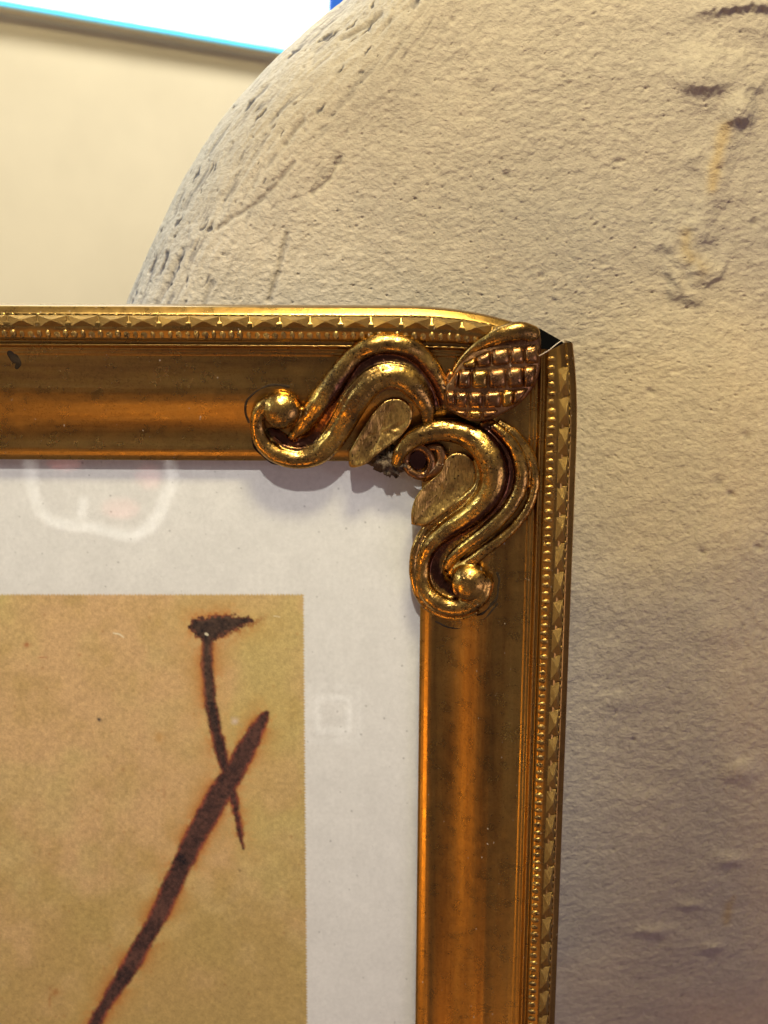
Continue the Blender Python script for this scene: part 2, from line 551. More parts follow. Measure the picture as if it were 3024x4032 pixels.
    for pts, w, s_ in [([(2850, 505), (2840, 560), (2815, 640), (2800, 740)], 1.0, 0.55), ([(2700, 920), (2695, 980), (2720, 1020)], 1.1, 0.45), ([(2730, 1010), (2760, 1060)], 1.2, 0.25),
                       ([(2960, 3720), (2955, 3810)], 0.9, 0.5), ([(2975, 3680), (2965, 3740)], 0.6, 0.35)]:
        pp = np.array([pxmm(*p) for p in pts])
        dist = np.full_like(X, 1e9)
        for k in range(len(pp) - 1):
            A, B = pp[k], pp[k + 1]; AB = B - A
            t = np.clip(((X - A[0]) * AB[0] + (Z - A[1]) * AB[1]) / (AB @ AB), 0, 1)
            dist = np.minimum(dist, np.hypot(X - A[0] - t * AB[0], Z - A[1] - t * AB[1]))
        drip = np.maximum(drip, s_ * np.exp(-(dist * warp / w) ** 2))
    # trowelled smears at lower right: soft raised pads
    for (px, py, rx, ry, up_) in [(2960, 3090, 3.2, 3.0, .9), (2950, 3500, 3.4, 1.6, .5), (2790, 3720, 3.0, 1.2, .45), (2640, 3850, 4.5, 1.6, .6), (2900, 3930, 2.5, 1.0, .5), (2740, 280, 7, 4, .7), (2890, 430, 3, 2, .5),
                                  (2760, 1060, 2.2, 1.5, .5), (2960, 90, 7, 3, .8), (2470, 2790, 4, 1.6, .25), (2830, 2500, 4, 2.5, .35)]:
        cx, cz = pxmm(px, py)
        hgt = hgt + up_ * np.exp(-(((X - cx) / rx) ** 2 + ((Z - cz) / ry) ** 2) * warp)
    fade = smooth(0.0, 2.0, dm)
    # displacement along the face normal (bull-nose turns outwards)
    nx = -np.cos(PH) * 0; slope = np.gradient(y, axis=1) / np.maximum(np.gradient(r, axis=1), 1e-9)
    nl = np.sqrt(1 + slope ** 2)
    disp = hgt * MM * (0.25 + 0.75 * fade)
    y3 = -WY * MM + y - disp / nl + 1.25 * np.clip(0.020 - z, 0, 0.16) ** 2
    x3 = x + np.cos(PH) * disp * slope / nl
    z3 = z + np.sin(PH) * disp * slope / nl
    V = np.stack([x3, y3, z3], -1).reshape(-1, 3)
    n = NP; m_ = T.shape[1]
    i, j = np.meshgrid(np.arange(n), np.arange(m_ - 1), indexing='ij')
    i2 = (i + 1) % n
    F = np.stack([i * m_ + j, i * m_ + j + 1, i2 * m_ + j + 1, i2 * m_ + j], -1).reshape(-1, 4)[:, ::-1]
    # the return of the bull-nose towards the back
    nv = len(V)
    rim = V.reshape(n, m_, 3)[:, -1].copy(); rim[:, 1] += 60 * MM
    V = np.vstack([V, rim])
    k = np.arange(n); k2 = (k + 1) % n
    F2 = np.stack([k * m_ + m_ - 1, nv + k, nv + k2, k2 * m_ + m_ - 1], -1)[:, ::-1]
    F = np.vstack([F, F2])
    o = mesh_obj('plaster_wall', V, F, M_PLASTER)
    ca = o.data.color_attributes.new('wear_shade', 'FLOAT_COLOR', 'POINT')
    colr = np.zeros((len(V), 4), np.float32); colr[:, 3] = 1
    colr[:nv, 0] = np.clip(wear_shade, 0, 1).reshape(-1); colr[:nv, 1] = np.clip(drip, 0, 1).reshape(-1)
    ca.data.foreach_set('color', colr.reshape(-1))
    tag(o, kind='structure')
    return o


build_plaster()

# cream wall far behind at the left, running away to the right, with a bright window in it
WD = np.array([math.sin(R(49)), math.cos(R(49)), 0.0])      # along the wall
WN = np.array([WD[1], -WD[0], 0.0])                          # out of the wall, to the room
W0 = P(540, 130, -330.0)                                     # a point on the window's lower edge


def wpt(s, z, out=0.0):
    q = W0 + WD * s + WN * out
    return (q[0], q[1], W0[2] + z)


def wall_box(name, s0, s1, z0, z1, o0, o1, mat, parent=None):
    v = [wpt(s, z, o) for s in (s0, s1) for z in (z0, z1) for o in (o0, o1)]
    f = [(0, 1, 3, 2), (4, 6, 7, 5), (0, 4, 5, 1), (2, 3, 7, 6), (0, 2, 6, 4), (1, 5, 7, 3)]
    o = mesh_obj(name, v, f, mat, parent, False)
    return o


def ray_on_wall(px, py, out=0.0):
    W0_ = W0 + WN * out
    d = FWD + (px - 1512.0) / FPX * RT - (py - 2016.0) / FPX * UP
    t = ((W0_ - CAM) @ WN) / (d @ WN)
    q = CAM + d * t
    return (q - W0) @ WD, q[2] - W0[2]


s_left = -0.9
s_right = ray_on_wall(1272, 20, 0.007)[0]
# the wall round the window opening
v = []
mwall = empty('cream_wall')
bpy.data.objects.remove(mwall)
zt = 0.45
vv = [wpt(-1.2, -0.9), wpt(1.6, -0.9), wpt(1.6, 0.8), wpt(-1.2, 0.8), wpt(s_left, 0.0), wpt(s_right + .03, 0.0), wpt(s_right + .03, zt), wpt(s_left, zt)]
vb = [tuple(np.array(q) - WN * 0.08) for q in vv[4:]]
cw = mesh_obj('cream_wall', vv + vb, [(0, 1, 5, 4), (1, 2, 6, 5), (2, 3, 7, 6), (3, 0, 4, 7), (4, 5, 9, 8), (5, 6, 10, 9), (6, 7, 11, 10), (7, 4, 8, 11)], M_CREAM, None, False)
tag(cw, kind='structure')
win = empty('window', wpt(s_left, 0))
tag(win, 'bright overexposed window with blue frame in the cream wall at upper left', 'window')


def wpart(name, *a):
    o = wall_box(name, *a)
    o.parent = win
    o.matrix_parent_inverse = Matrix.Translation(-Vector(win.location))
    return o


wpart('pane', s_left, s_right, 0.0010, zt, 0.009, 0.011, M_DAY)
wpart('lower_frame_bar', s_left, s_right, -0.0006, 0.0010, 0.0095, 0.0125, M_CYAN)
wpart('sill', s_left, s_right + 0.03, -0.0013, -0.0006, 0.0005, 0.0110, M_CREAM)
wpart('upright_frame_bar', s_right, s_right + 0.03, -0.0005, zt, 0.0005, 0.0125, M_BLUE)

# ------------------------------------------------------------------ the sheet with the printed picture
def seg_dist(X, Y, pts):
    """distance minus half width to a tapering polyline; points (x, y, half width)"""
    pts = catmull(pts, 5)
    best = np.full_like(X, 1e9)
    for k in range(len(pts) - 1):
        ax, ay, aw = pts[k]; bx, by, bw = pts[k + 1]
        dx, dy = bx - ax, by - ay
        t = np.clip(((X - ax) * dx + (Y - ay) * dy) / (dx * dx + dy * dy + 1e-9), 0, 1)
        best = np.minimum(best, np.hypot(X - ax - t * dx, Y - ay - t * dy) - (aw + t * (bw - aw)))
    return best


def build_sheet():
    xs = np.concatenate([[-900, -500, -200], np.arange(-60, 1740, 3.2), [1850]])
    ys = np.concatenate([[1700], np.arange(1770, 4110, 3.2), [4300, 4700, 5200]])
    Y, X = np.meshgrid(ys, xs, indexing='ij')
    V = np.zeros(X.shape + (3,))
    d = FWD + ((X - 1512.0) / FPX)[..., None] * RT - ((Y - 2016.0) / FPX)[..., None] * UP
    t = (0.0 - CAM[1]) / d[..., 1]
    V = CAM + d * t[..., None]
    # crop-relative coordinates in which the marks were read off
    cx, cy = X * 1.276, (Y - 2300) * 1.276
    wob = 9 * fbm(cx * 0.035, cy * 0.035, 3, 3) + 7 * fbm(cx * 0.012, cy * 0.012, 2, 5)
    A = seg_dist(cx, cy, [(1040, 262, 26), (1043, 400, 31), (1055, 560, 31), (1085, 740, 31), (1112, 850, 29), (1150, 980, 28), (1178, 1100, 21), (1200, 1220, 15), (1222, 1325, 4)])
    B = seg_dist(cx, cy, [(1338, 650, 16), (1315, 690, 32), (1275, 765, 44), (1215, 870, 49), (1150, 985, 56), (1070, 1110, 58), (985, 1265, 54), (905, 1435, 49), (835, 1585, 47), (765, 1725, 46),
                          (695, 1850, 43), (615, 1980, 40), (540, 2095, 35), (485, 2190, 30), (440, 2270, 26), (380, 2370, 22)])
    Hd = seg_dist(cx, cy, [(985, 212, 36), (1030, 225, 60), (1080, 215, 58), (1140, 203, 46), (1200, 192, 34), (1255, 185, 14)]) + 22 * fbm(cx * 0.06, cy * 0.06, 3, 8)
    Hf = seg_dist(cx, cy, [(1090, 240, 40), (1170, 220, 36), (1260, 195, 26), (1340, 165, 8)]) + 30 * fbm(cx * 0.04, cy * 0.04, 3, 9)
    s = np.minimum(np.minimum(A, B) + wob, Hd)
    ink = smooth(11, -9, s)
    # paper of the print: ochre, mottled
    n1 = fbm(cx * 0.0022, cy * 0.0022, 3, 21); n2 = fbm(cx * 0.008, cy * 0.008, 3, 22); n3 = fbm(cx * 0.06, cy * 0.06, 3, 23); n4 = fbm(cx * 0.2, cy * 0.2, 2, 24)
    och = np.array([0.52, 0.365, 0.162]); grn = np.array([0.48, 0.375, 0.135]); pk = np.array([0.60, 0.345, 0.185]); dk = np.array([0.40, 0.275, 0.085])
    gw = 0.75 * smooth(-0.1, 0.5, n1 + 0.35 * smooth(900, 1500, cx) - 0.1)[..., None]
    pw = smooth(0.0, 0.4, fbm(cx * 0.003 + 5, cy * 0.003, 3, 41) + 0.1 + 0.25 * smooth(700, 100, cx))[..., None]
    dw = smooth(0.0, 0.6, 0.40 * n2 + 0.5 * smooth(900, 2300, cy) + 0.10)[..., None]
    col = och * (1 - gw) + grn * gw
    col = col * (1 - 0.35 * pw) + pk * 0.35 * pw
    col = col * (1 - 0.75 * dw) + dk * 0.75 * dw
    col = col * (1 + 0.20 * n3 + 0.24 * n4)[..., None]
    # rust freckles
    fr = np.clip(pits(cx / 95, cy / 95, 61, 0.02, 0.13, 0.5), 0, 1)[..., None]
    col = col * (1 - 0.35 * fr) + np.array([0.30, 0.11, 0.03]) * 0.35 * fr
    for (mx, my, rx, ry, cc, st) in [(497, 680, 10, 9, (0.02, 0.02, 0.03), .95), (135, 305, 18, 12, (0.35, 0.10, 0.03), .7), (208, 368, 22, 5, (0.33, 0.09, 0.04), .6), (278, 2050, 26, 20, (0.33, 0.13, 0.03), .7),
                                     (250, 2100, 8, 30, (0.36, 0.15, 0.04), .5), (1205, 1440, 7, 6, (0.15, 0.10, 0.04), .7), (800, 770, 22, 26, (0.48, 0.24, 0.05), .5), (825, 1050, 8, 45, (0.35, 0.17, 0.08), .45),
                                     (1180, 688, 18, 14, (0.62, 0.50, 0.45), .8), (400, 355, 11, 10, (0.35, 0.15, 0.06), .5), (325, 1625, 9, 14, (0.3, 0.2, 0.05), .5)]:
        g = st * np.exp(-(((cx - mx) / rx) ** 2 + ((cy - my) / ry) ** 2) * (1 + n3))[..., None]
        col = col * (1 - g) + np.array(cc) * g
    # burnt halo and ink
    hal = (np.exp(-np.clip(s, 0, None) / 30.0) * smooth(-0.35, 0.25, n2 + 0.5 * n3))[..., None]
    yel = (np.exp(-np.clip(s, 0, None) / 75.0))[..., None]
    col = col * (1 - 0.34 * yel) + np.array([0.56, 0.36, 0.085]) * 0.34 * yel
    col = col * (1 - 0.85 * hal) + np.array([0.42, 0.125, 0.014]) * 0.85 * hal
    hf = (smooth(14, -30, Hf) * (0.55 + n3))[..., None]
    col = col * (1 - 0.8 * np.clip(hf, 0, 1)) + np.array([0.24, 0.085, 0.02]) * 0.8 * np.clip(hf, 0, 1)
    topness = smooth(950, 500, cy)[..., None] * smooth(-2, 6, B - A)[..., None]
    inkc = np.array([0.060, 0.025, 0.016]) * (1 - topness) + np.array([0.052, 0.029, 0.017]) * topness  # lower strokes browner: haze of the glass put into the ink colour
    inkc = inkc * (1 + 0.9 * n2 + 0.9 * n3 + 0.5 * n4)[..., None] * (1 + 1.3 * smooth(-22, -2, s)[..., None] * np.array([1.3, 0.35, 0.1]))
    col = col * (1 - ink[..., None]) + inkc * ink[..., None]
    # white scratch on the print
    for pts in [[(570, 246, 3.5), (600, 252, 4), (622, 268, 2.5)], [(1375, 160, 1.5), (1405, 164, 2)], [(1035, 250, 7), (1042, 254, 6)]]:
        w_ = smooth(2, -2, seg_dist(cx, cy, pts))[..., None]
        col = col * (1 - 0.8 * w_) + np.array([0.72, 0.64, 0.45]) * 0.8 * w_
    # border: off-white paper
    fib = fbm(X * 0.03, Y * 0.03, 3, 77)
    spk = np.clip(pits(X / 70, Y / 70, 81, 0.015, 0.10, 0.45) * 1.5 - 0.4, 0, 1)
    wht = np.array([0.665, 0.655, 0.635]) * (1 + 0.05 * fib + 0.05 * n2 + 0.05 * n4 - 0.40 * spk)[..., None]
    xe = 1195 + (Y - 2345) * 0.0083 + 2.5 * np.sign(np.sin(Y * 0.55)) ; ye = 2341 + 2.5 * np.sign(np.sin(X * 0.55))
    inside = smooth(-2.5, 2.5, xe - X) * smooth(-2.5, 2.5, Y - ye)
    col = wht * (1 - inside[..., None]) + col * inside[..., None]
    o = mesh_obj('printed_sheet', V.reshape(-1, 3), grid_faces(len(ys), len(xs)), M_PAPER, None, False)
    ca = o.data.color_attributes.new('print', 'FLOAT_COLOR', 'POINT')
    c4 = np.ones((V.shape[0] * V.shape[1], 4), np.float32); c4[:, :3] = np.clip(col, 0.003, 1).reshape(-1, 3)
    ca.data.foreach_set('color', c4.reshape(-1))
    tag(o, 'sheet printed with crossed dark burnt strokes on ochre inside a white border', 'print')
    return o


build_sheet()

# ------------------------------------------------------------------ the frame
frame = empty('picture_frame')
tag(frame, 'antique gilt metal picture frame with scrolled corner ornament and studded rim', 'picture frame')

XI = P(1655, 2400, 3.0)[0]              # inner edge of the upright rail
ZI = P(600, 1816, 3.0)[2]               # inner edge of the top rail
WID_R = (P(2243, 2500, 6.5)[0] - P(1655, 2500, 3.0)[0]) / MM
WID_T = (P(600, 1203, 5.5)[2] - P(600, 1816, 3.0)[2]) / MM
print('rail widths mm', WID_R, WID_T)
# profile: fraction of the width outwards, height over the sheet in mm
PROF = [(0.000, 1.2), (0.001, 2.0), (0.012, 2.25), (0.035, 2.60), (0.060, 2.88), (0.080, 3.02), (0.095, 3.04), (0.135, 3.02), (0.20, 3.22), (0.28, 3.85), (0.36, 4.65), (0.43, 5.25),
        (0.475, 5.50), (0.49, 5.53), (0.54, 5.60), (0.60, 5.75), (0.66, 5.90), (0.695, 6.00), (0.698, 6.12), (0.716, 6.16), (0.720, 6.24), (0.738, 6.30), (0.746, 6.75), (0.752, 7.15), (0.760, 7.20),
        (0.768, 6.80), (0.784, 6.80), (0.793, 7.55), (0.860, 8.25), (0.895, 8.25), (0.930, 7.75), (0.940, 7.60), (0.948, 7.70), (0.956, 7.62), (0.972, 7.35), (0.994, 6.95), (1.0, 6.5), (1.004, 5.0), (1.004, 2.0), (1.004, -3.0)]
pu = np.array([p[0] for p in PROF]); ph_ = np.array([p[1] for p in PROF])


def prof_samples():
    t = np.linspace(0, len(PROF) - 1, 4 * (len(PROF) - 1) + 1)
    pts = np.column_stack([pu, ph_])
    return catmull(pts, 4) if False else np.column_stack([np.interp(t, np.arange(len(PROF)), pu), np.interp(t, np.arange(len(PROF)), ph_)])


PS = prof_samples()
# gentle smoothing of the cove only
for _ in range(3):
    q = PS.copy()
    q[1:-1, 1] = (PS[:-2, 1] + 2 * PS[1:-1, 1] + PS[2:, 1]) / 4
    keep = (PS[:, 0] > 0.10) & (PS[:, 0] < 0.69)
    PS[keep, 1] = q[keep, 1]


def rail_h(u):
    return np.interp(u, PS[:-9, 0], PS[:-9, 1])


XB0 = P(1560, 1215, 7)[0]; XB1 = P(2130, 1290, 7)[0]
ZB0 = P(2240, 1800, 7)[2]; ZB1 = P(2225, 1345, 7)[2]


def bend_top(x, u):
    """the rim of the top rail droops towards the corner (millimetres down, millimetres back)"""
    k = np.clip((x - XB0) / (XB1 - XB0), 0, 1.3) ** 2.3
    w = smooth(0.62, 1.0, u)
    return 3.7 * k * w, 0.9 * k * w


def bend_side(z, u):
    k = np.clip((z - ZB0) / (ZB1 - ZB0), 0, 1.3) ** 2.6
    w = smooth(0.7, 1.0, u)
    return 1.1 * k * w, 1.0 * k * w


def top_pt(x, u, h):
    dz, dy = bend_top(x, u)
    return np.stack([x + 0 * u, -(h - dy) * MM, ZI + u * WID_T * MM - dz * MM], -1)


def side_pt(z, u, h):
    dx, dy = bend_side(z, u)
    return np.stack([XI + u * WID_R * MM - dx * MM, -(h - dy) * MM, z + 0 * u], -1)


X_LEFT = P(-900, 1500, 5)[0]
Z_BOT = P(2000, 4800, 5)[2]


def build_top_rail():
    n = 360
    u, h = PS[:, 0], PS[:, 1]
    xend = np.minimum(XI + u * WID_R * MM, P(2128, 1300, 7)[0])
    t = np.linspace(0, 1, n) ** 0.8
    X = X_LEFT + (xend[None, :] - X_LEFT) * t[:, None]
    U = np.repeat(u[None], n, 0); H = np.repeat(h[None], n, 0)
    # hand-rubbed unevenness
    H = H + 0.02 * fbm(X / MM * 0.09, U * 6, 2, 201) * (U < 0.7)
    V = top_pt(X, U, H)
    return mesh_obj('top_rail', V.reshape(-1, 3), grid_faces(n, len(u)), M_RAIL_T, frame)


def build_side_rail():
    n = 420
    u, h = PS[:, 0], PS[:, 1]
    zend = ZI + u * WID_T * MM
    zl = P(2215, 1350, 7)[2]
    zend = np.minimum(zend, zl - 0.0010 * smooth(0.80, 0.95, 1.75 - u))
    t = np.linspace(0, 1, n) ** 0.8
    Z = Z_BOT + (zend[None, :] - Z_BOT) * t[:, None]
    U = np.repeat(u[None], n, 0); H = np.repeat(h[None], n, 0)
    H = H + 0.02 * fbm(Z / MM * 0.09, U * 6, 2, 301) * (U < 0.7)
    V = side_pt(Z, U, H)
    return mesh_obj('side_rail', V.reshape(-1, 3), grid_faces(n, len(u))[:, ::-1], M_RAIL_R, frame)


top_rail = build_top_rail()
side_rail = build_side_rail()

# backing board, black, with a clipped corner
bx1 = P(2200, 1400, 0)[0]; bz1 = P(2000, 1270, 0)[2]
bb = [(X_LEFT, Z_BOT), (P(2215, 1400, 0)[0], Z_BOT), (P(2222, 1400, 0)[0], P(2222, 1352, 0)[2]), (P(2205, 1345, 0)[0], P(2205, 1338, 0)[2]), (P(2130, 1297, 0)[0], P(2130, 1295, 0)[2]),
      (P(2000, 1270, 0)[0], P(2000, 1275, 0)[2]), (P(1700, 1240, 0)[0], P(1700, 1240, 0)[2]), (X_LEFT, P(1700, 1240, 0)[2])]
v = [(a, 0.0006, b) for a, b in bb] + [(a, 0.0035, b) for a, b in bb]
nb = len(bb)
mesh_obj('backing_board', v, [tuple(range(nb))[::-1], tuple(range(nb, 2 * nb))] + [(i, (i + 1) % nb, nb + (i + 1) % nb, nb + i) for i in range(nb)], M_BLACK, frame, False)

# glass
gx0, gx1, gz0, gz1 = X_LEFT, XI + 0.003, Z_BOT, ZI + 0.003
gy0, gy1 = -0.0011, -0.0004
v = [(x, y, z) for x in (gx0, gx1) for y in (gy0, gy1) for z in (gz0, gz1)]
mesh_obj('glass_pane', v, [(0, 1, 3, 2), (4, 6, 7, 5), (0, 4, 5, 1), (2, 3, 7, 6), (0, 2, 6, 4), (1, 5, 7, 3)], M_GLASS, frame, False)

# ---- studs: small four-sided pyramids along the rim, and rows of beads
PITCH_MM = 4.72


def stud_mesh(name):
    # unit pyramid: x along (-.5..6), z across, apex towards -y ; slightly dished faces
    v = [(-.5, 0, -.5), (.5, 0, -.5), (.5, 0, .5), (-.5, 0, .5),
         (-.47, -.14, -.46), (.47, -.14, -.46), (.47, -.14, .46), (-.47, -.14, .46),
         (-.05, -.97, .07), (.05, -.97, .07), (.05, -.97, .19), (-.05, -.97, .19)]
    f = []
    for a, b in ((0, 4), (4, 8)):
        for k in range(4):
            k2 = (k + 1) % 4
            f.append((a + k, a + k2, b + k2, b + k))
    f.append((8, 9, 10, 11))
    me = bpy.data.meshes.new(name)
    me.from_pydata(v, [], f)
    me.materials.append(M_STUD)
    me.update()
    return me


STUD = stud_mesh('stud')


def place_stud(parent, loc, rot, lx, lz, hgt):
    o = bpy.data.objects.new('stud', STUD)
    COL.objects.link(o)
    o.parent = parent
    o.location = loc
    o.rotation_euler = rot
    o.scale = (lx, hgt, lz)


US = 0.5 * (0.868 + 0.936)
x0 = P(690, 1280, 7)[0]
k0 = -9
for k in range(k0, 40):
    x = x0 + k * PITCH_MM * MM
    if x > P(2010, 1300, 7)[0]:
        break
    p = top_pt(np.array(x), np.array(US), np.array(8.02))
    p2 = top_pt(np.array(x + 0.001), np.array(US), np.array(8.02))
    a = math.atan2(p2[2] - p[2], 0.001)
    place_stud(top_rail, p, (0, -a, RNG.uniform(-.02, .02)), PITCH_MM * MM * 0.97, 0.074 * WID_T * MM, RNG.uniform(0.80, 1.15) * MM)
z0 = P(2190, 1735, 7)[2]
for k in range(-3, 40):
    z = z0 - k * PITCH_MM * MM
    if z < P(2190, 4160, 7)[2]:
        break
    if z > P(2190, 1420, 7)[2]:
        continue
    p = side_pt(np.array(z), np.array(US), np.array(8.02))
    p2 = side_pt(np.array(z + 0.001), np.array(US), np.array(8.02))
    a = math.atan2(p2[0] - p[0], 0.001)
    place_stud(side_rail, p, (RNG.uniform(-.02, .02), math.pi / 2 + a, 0), PITCH_MM * MM * 0.97, 0.074 * WID_R * MM, RNG.uniform(0.80, 1.15) * MM)


def bead_row(parent, fn, s0, s1, u, h, pitch, a, b, c, along_x):
    """joined low-poly drops: a along, b across, c high (mm)"""
    V, F = [], []
    n = int(abs(s1 - s0) / (pitch * MM))
    NA, NB = 8, 4
    for i in range(n):
        s = s0 + (s1 - s0) * (i + 0.5) / n
        p = fn(np.array(s), np.array(u), np.array(h))
        base = len(V)
        ja = a * RNG.uniform(.75, 1.12); jc = c * RNG.uniform(.45, 1.1)
        for q in range(NB):
            el = q / NB * math.pi / 2
            for w in range(NA):
                az = 2 * math.pi * w / NA
                e1 = math.cos(el) * math.cos(az) * ja * MM; e2 = math.cos(el) * math.sin(az) * b * MM; e3 = math.sin(el) * jc * MM
                V.append((p[0] + (e1 if along_x else e2), p[1] - e3, p[2] + (e2 if along_x else e1)))
        V.append((p[0], p[1] - jc * MM, p[2]))
        for q in range(NB - 1):
            for w in range(NA):
                w2 = (w + 1) % NA
                F.append((base + q * NA + w, base + q * NA + w2, base + (q + 1) * NA + w2, base + (q + 1) * NA + w))
        for w in range(NA):
            F.append((base + (NB - 1) * NA + w, base + (NB - 1) * NA + (w + 1) % NA, base + NB * NA))
    o = mesh_obj('bead_row', V, F, M_STUD, parent)
    tag(o, kind='stuff')


xl = P(-300, 1300, 7)[0]; zb = P(2190, 4200, 7)[2]
bead_row(top_rail, top_pt, xl, P(1990, 1330, 7)[0], 0.828, 7.85, 1.35, .52, .85, .42, True)
bead_row(top_rail, top_pt, xl, P(2075, 1280, 7)[0], 0.942, 7.55, 1.35, .50, .34, .30, True)
bead_row(side_rail, side_pt, zb, P(2190, 1395, 7)[2], 0.828, 7.85, 1.35, .52, .85, .42, False)
bead_row(side_rail, side_pt, zb, P(2215, 1390, 7)[2], 0.942, 7.55, 1.35, .50, .34, .30, False)


# ------------------------------------------------------------------ corner ornament
def ground(p):
    """height of the rails under a point of the ornament"""
    ux = (p[0] - XI) / (WID_R * MM); uz = (p[2] - ZI) / (WID_T * MM)
    u = max(ux, uz)
    if u <= 0:
        return 2.9
    return float(rail_h(min(u, 0.97)))


def opoint(px, py, dh):
    h = 6.0
    for _ in range(3):
        p = P(px, py, h)
        h = ground(p) + dh
    return P(px, py, h), h


WIDEN = {'outer_strand': 1.30, 'middle_strand': 1.2, 'inner_strand': 1.18, 'flank_strand': 1.2, 'rim_strand': 1.05, 'outer_lobe': 1.05}
FLATTEN = 0.92


def tube(name, pts, mat, parent, flat=1.0, sub=8, ring=18, groove=0.0):
    """tapering rounded strand; pts: px, py, half width px, height of centre over ground mm"""
    c = catmull(pts, sub)
    c[:, 2] *= WIDEN.get(name, 1.0)
    # smooth the ground height along the strand
    hs = np.array([ground(P(a[0], a[1], 6.0)) for a in c])
    for _ in range(14):
        hs[1:-1] = (hs[:-2] + 2 * hs[1:-1] + hs[2:]) / 4
    C = np.array([P(a[0], a[1], h + a[3]) for a, h in zip(c, hs)])
    rr = np.array([a[2] * 0.0427 * MM for a in c])
    T = np.gradient(C, axis=0); T[:, 1] *= 0.4
    T /= np.linalg.norm(T, axis=1)[:, None]
    # rounded ends
    def cap(i, sgn):
        out = []
        for k in (0.35, 0.7, 0.92, 0.995):
            out.append((C[i] + sgn * T[i] * rr[i] * k, rr[i] * math.sqrt(1 - k * k), T[i]))
        return out
    st = [(a, b, t) for a, b, t in reversed(cap(0, -1))] + [(C[i], rr[i], T[i]) for i in range(len(C))] + cap(-1, 1)
    V = []
    for p, r, t in st:
        N = np.cross(t, [0, -1, 0]); N /= np.linalg.norm(N)
        U = np.cross(N, t); 
        if U[1] > 0: U = -U
        for k in range(ring):
            a = 2 * math.pi * k / ring
            g = 1.0 - groove * math.exp(-((a - math.pi / 2) / 0.35) ** 2)
            V.append(p + N * math.cos(a) * r + U * math.sin(a) * r * flat * g * FLATTEN)
    n = len(st)
    F = [tuple(f) for f in grid_faces(n, ring, True)] + [tuple(range(ring)), tuple(range((n - 1) * ring, n * ring))[::-1]]
    o = mesh_obj(name, V, F, mat, parent)
    return o


def ball(name, px, py, rpx, dh, mat, parent, flat=0.72):
    p, h = opoint(px, py, dh)
    r = rpx * 0.0427 * MM
    V, F = [], []
    NA, NB = 28, 16
    for i in range(NB + 1):
        el = math.pi * i / NB
        for k in range(NA):
            az = 2 * math.pi * k / NA
            rr = r * (1 + 0.03 * math.sin(3 * az + 1) * math.sin(el))
            V.append(p + np.array([math.sin(el) * math.cos(az) * rr, -math.cos(el) * r * flat, math.sin(el) * math.sin(az) * rr]))
    for f in grid_faces(NB + 1, NA, True):
        F.append(tuple(f))
    return mesh_obj(name, V, F, mat, parent)


def plate(name, outline, top, mat, parent, thick=1.2, dome=0.6, rough=0.0, seed=0, h_abs=None, closed_sub=6):
    """domed little plate with rolled edge, from an outline in pixels"""
    ol = catmull(outline + outline[:1], closed_sub)[:-1]
    c = ol.mean(0)
    if name == 'leaf':
        ol = c + (ol - c) * 0.93
    rings = [1.0, 0.995, 0.97, 0.92, 0.84, 0.72, 0.58, 0.44, 0.30, 0.16, 0.06]
    V = []
    hb = h_abs if h_abs is not None else np.mean([ground(P(a, b, 6)) for a, b in ol])
    n = len(ol)
    for a, b in ol:
        V.append(P(a, b, hb + top - thick))
    for t in rings:
        e = 1 - t
        hh = hb + top - 0.35 * max(0, 1 - e / 0.06) ** 2 + dome * (1 - t ** 2)
        for a, b in ol:
            x, y = c[0] + (a - c[0]) * t, c[1] + (b - c[1]) * t
            V.append(P(x, y, hh + rough * float(fbm(np.array(x * .06), np.array(y * .06), 3, seed))))
    V.append(P(c[0], c[1], hb + top + dome))
    F = [tuple(f) for f in grid_faces(len(rings) + 1, n, True)]
    last = len(rings) * n
    F += [(last + k, last + (k + 1) % n, len(V) - 1) for k in range(n)]
    F.append(tuple(range(n))[::-1])
    o = mesh_obj(name, V, F, mat, parent)
    return o


def CC(pts):   # crop of the upper scroll (960,1280) x2.074
    return [(960 + p[0] / 2.074, 1280 + p[1] / 2.074) + ((p[2] / 2.074,) + tuple(p[3:]) if len(p) > 2 else ()) for p in pts]


def CD(pts):   # crop of the lower scroll (1500,1580) x2.37
    return [(1500 + p[0] / 2.37, 1580 + p[1] / 2.37) + ((p[2] / 2.37,) + tuple(p[3:]) if len(p) > 2 else ()) for p in pts]


def CE(pts):   # crop of the palmette (1700,1200) x2.765
    return [(1700 + p[0] / 2.765, 1200 + p[1] / 2.765) for p in pts]


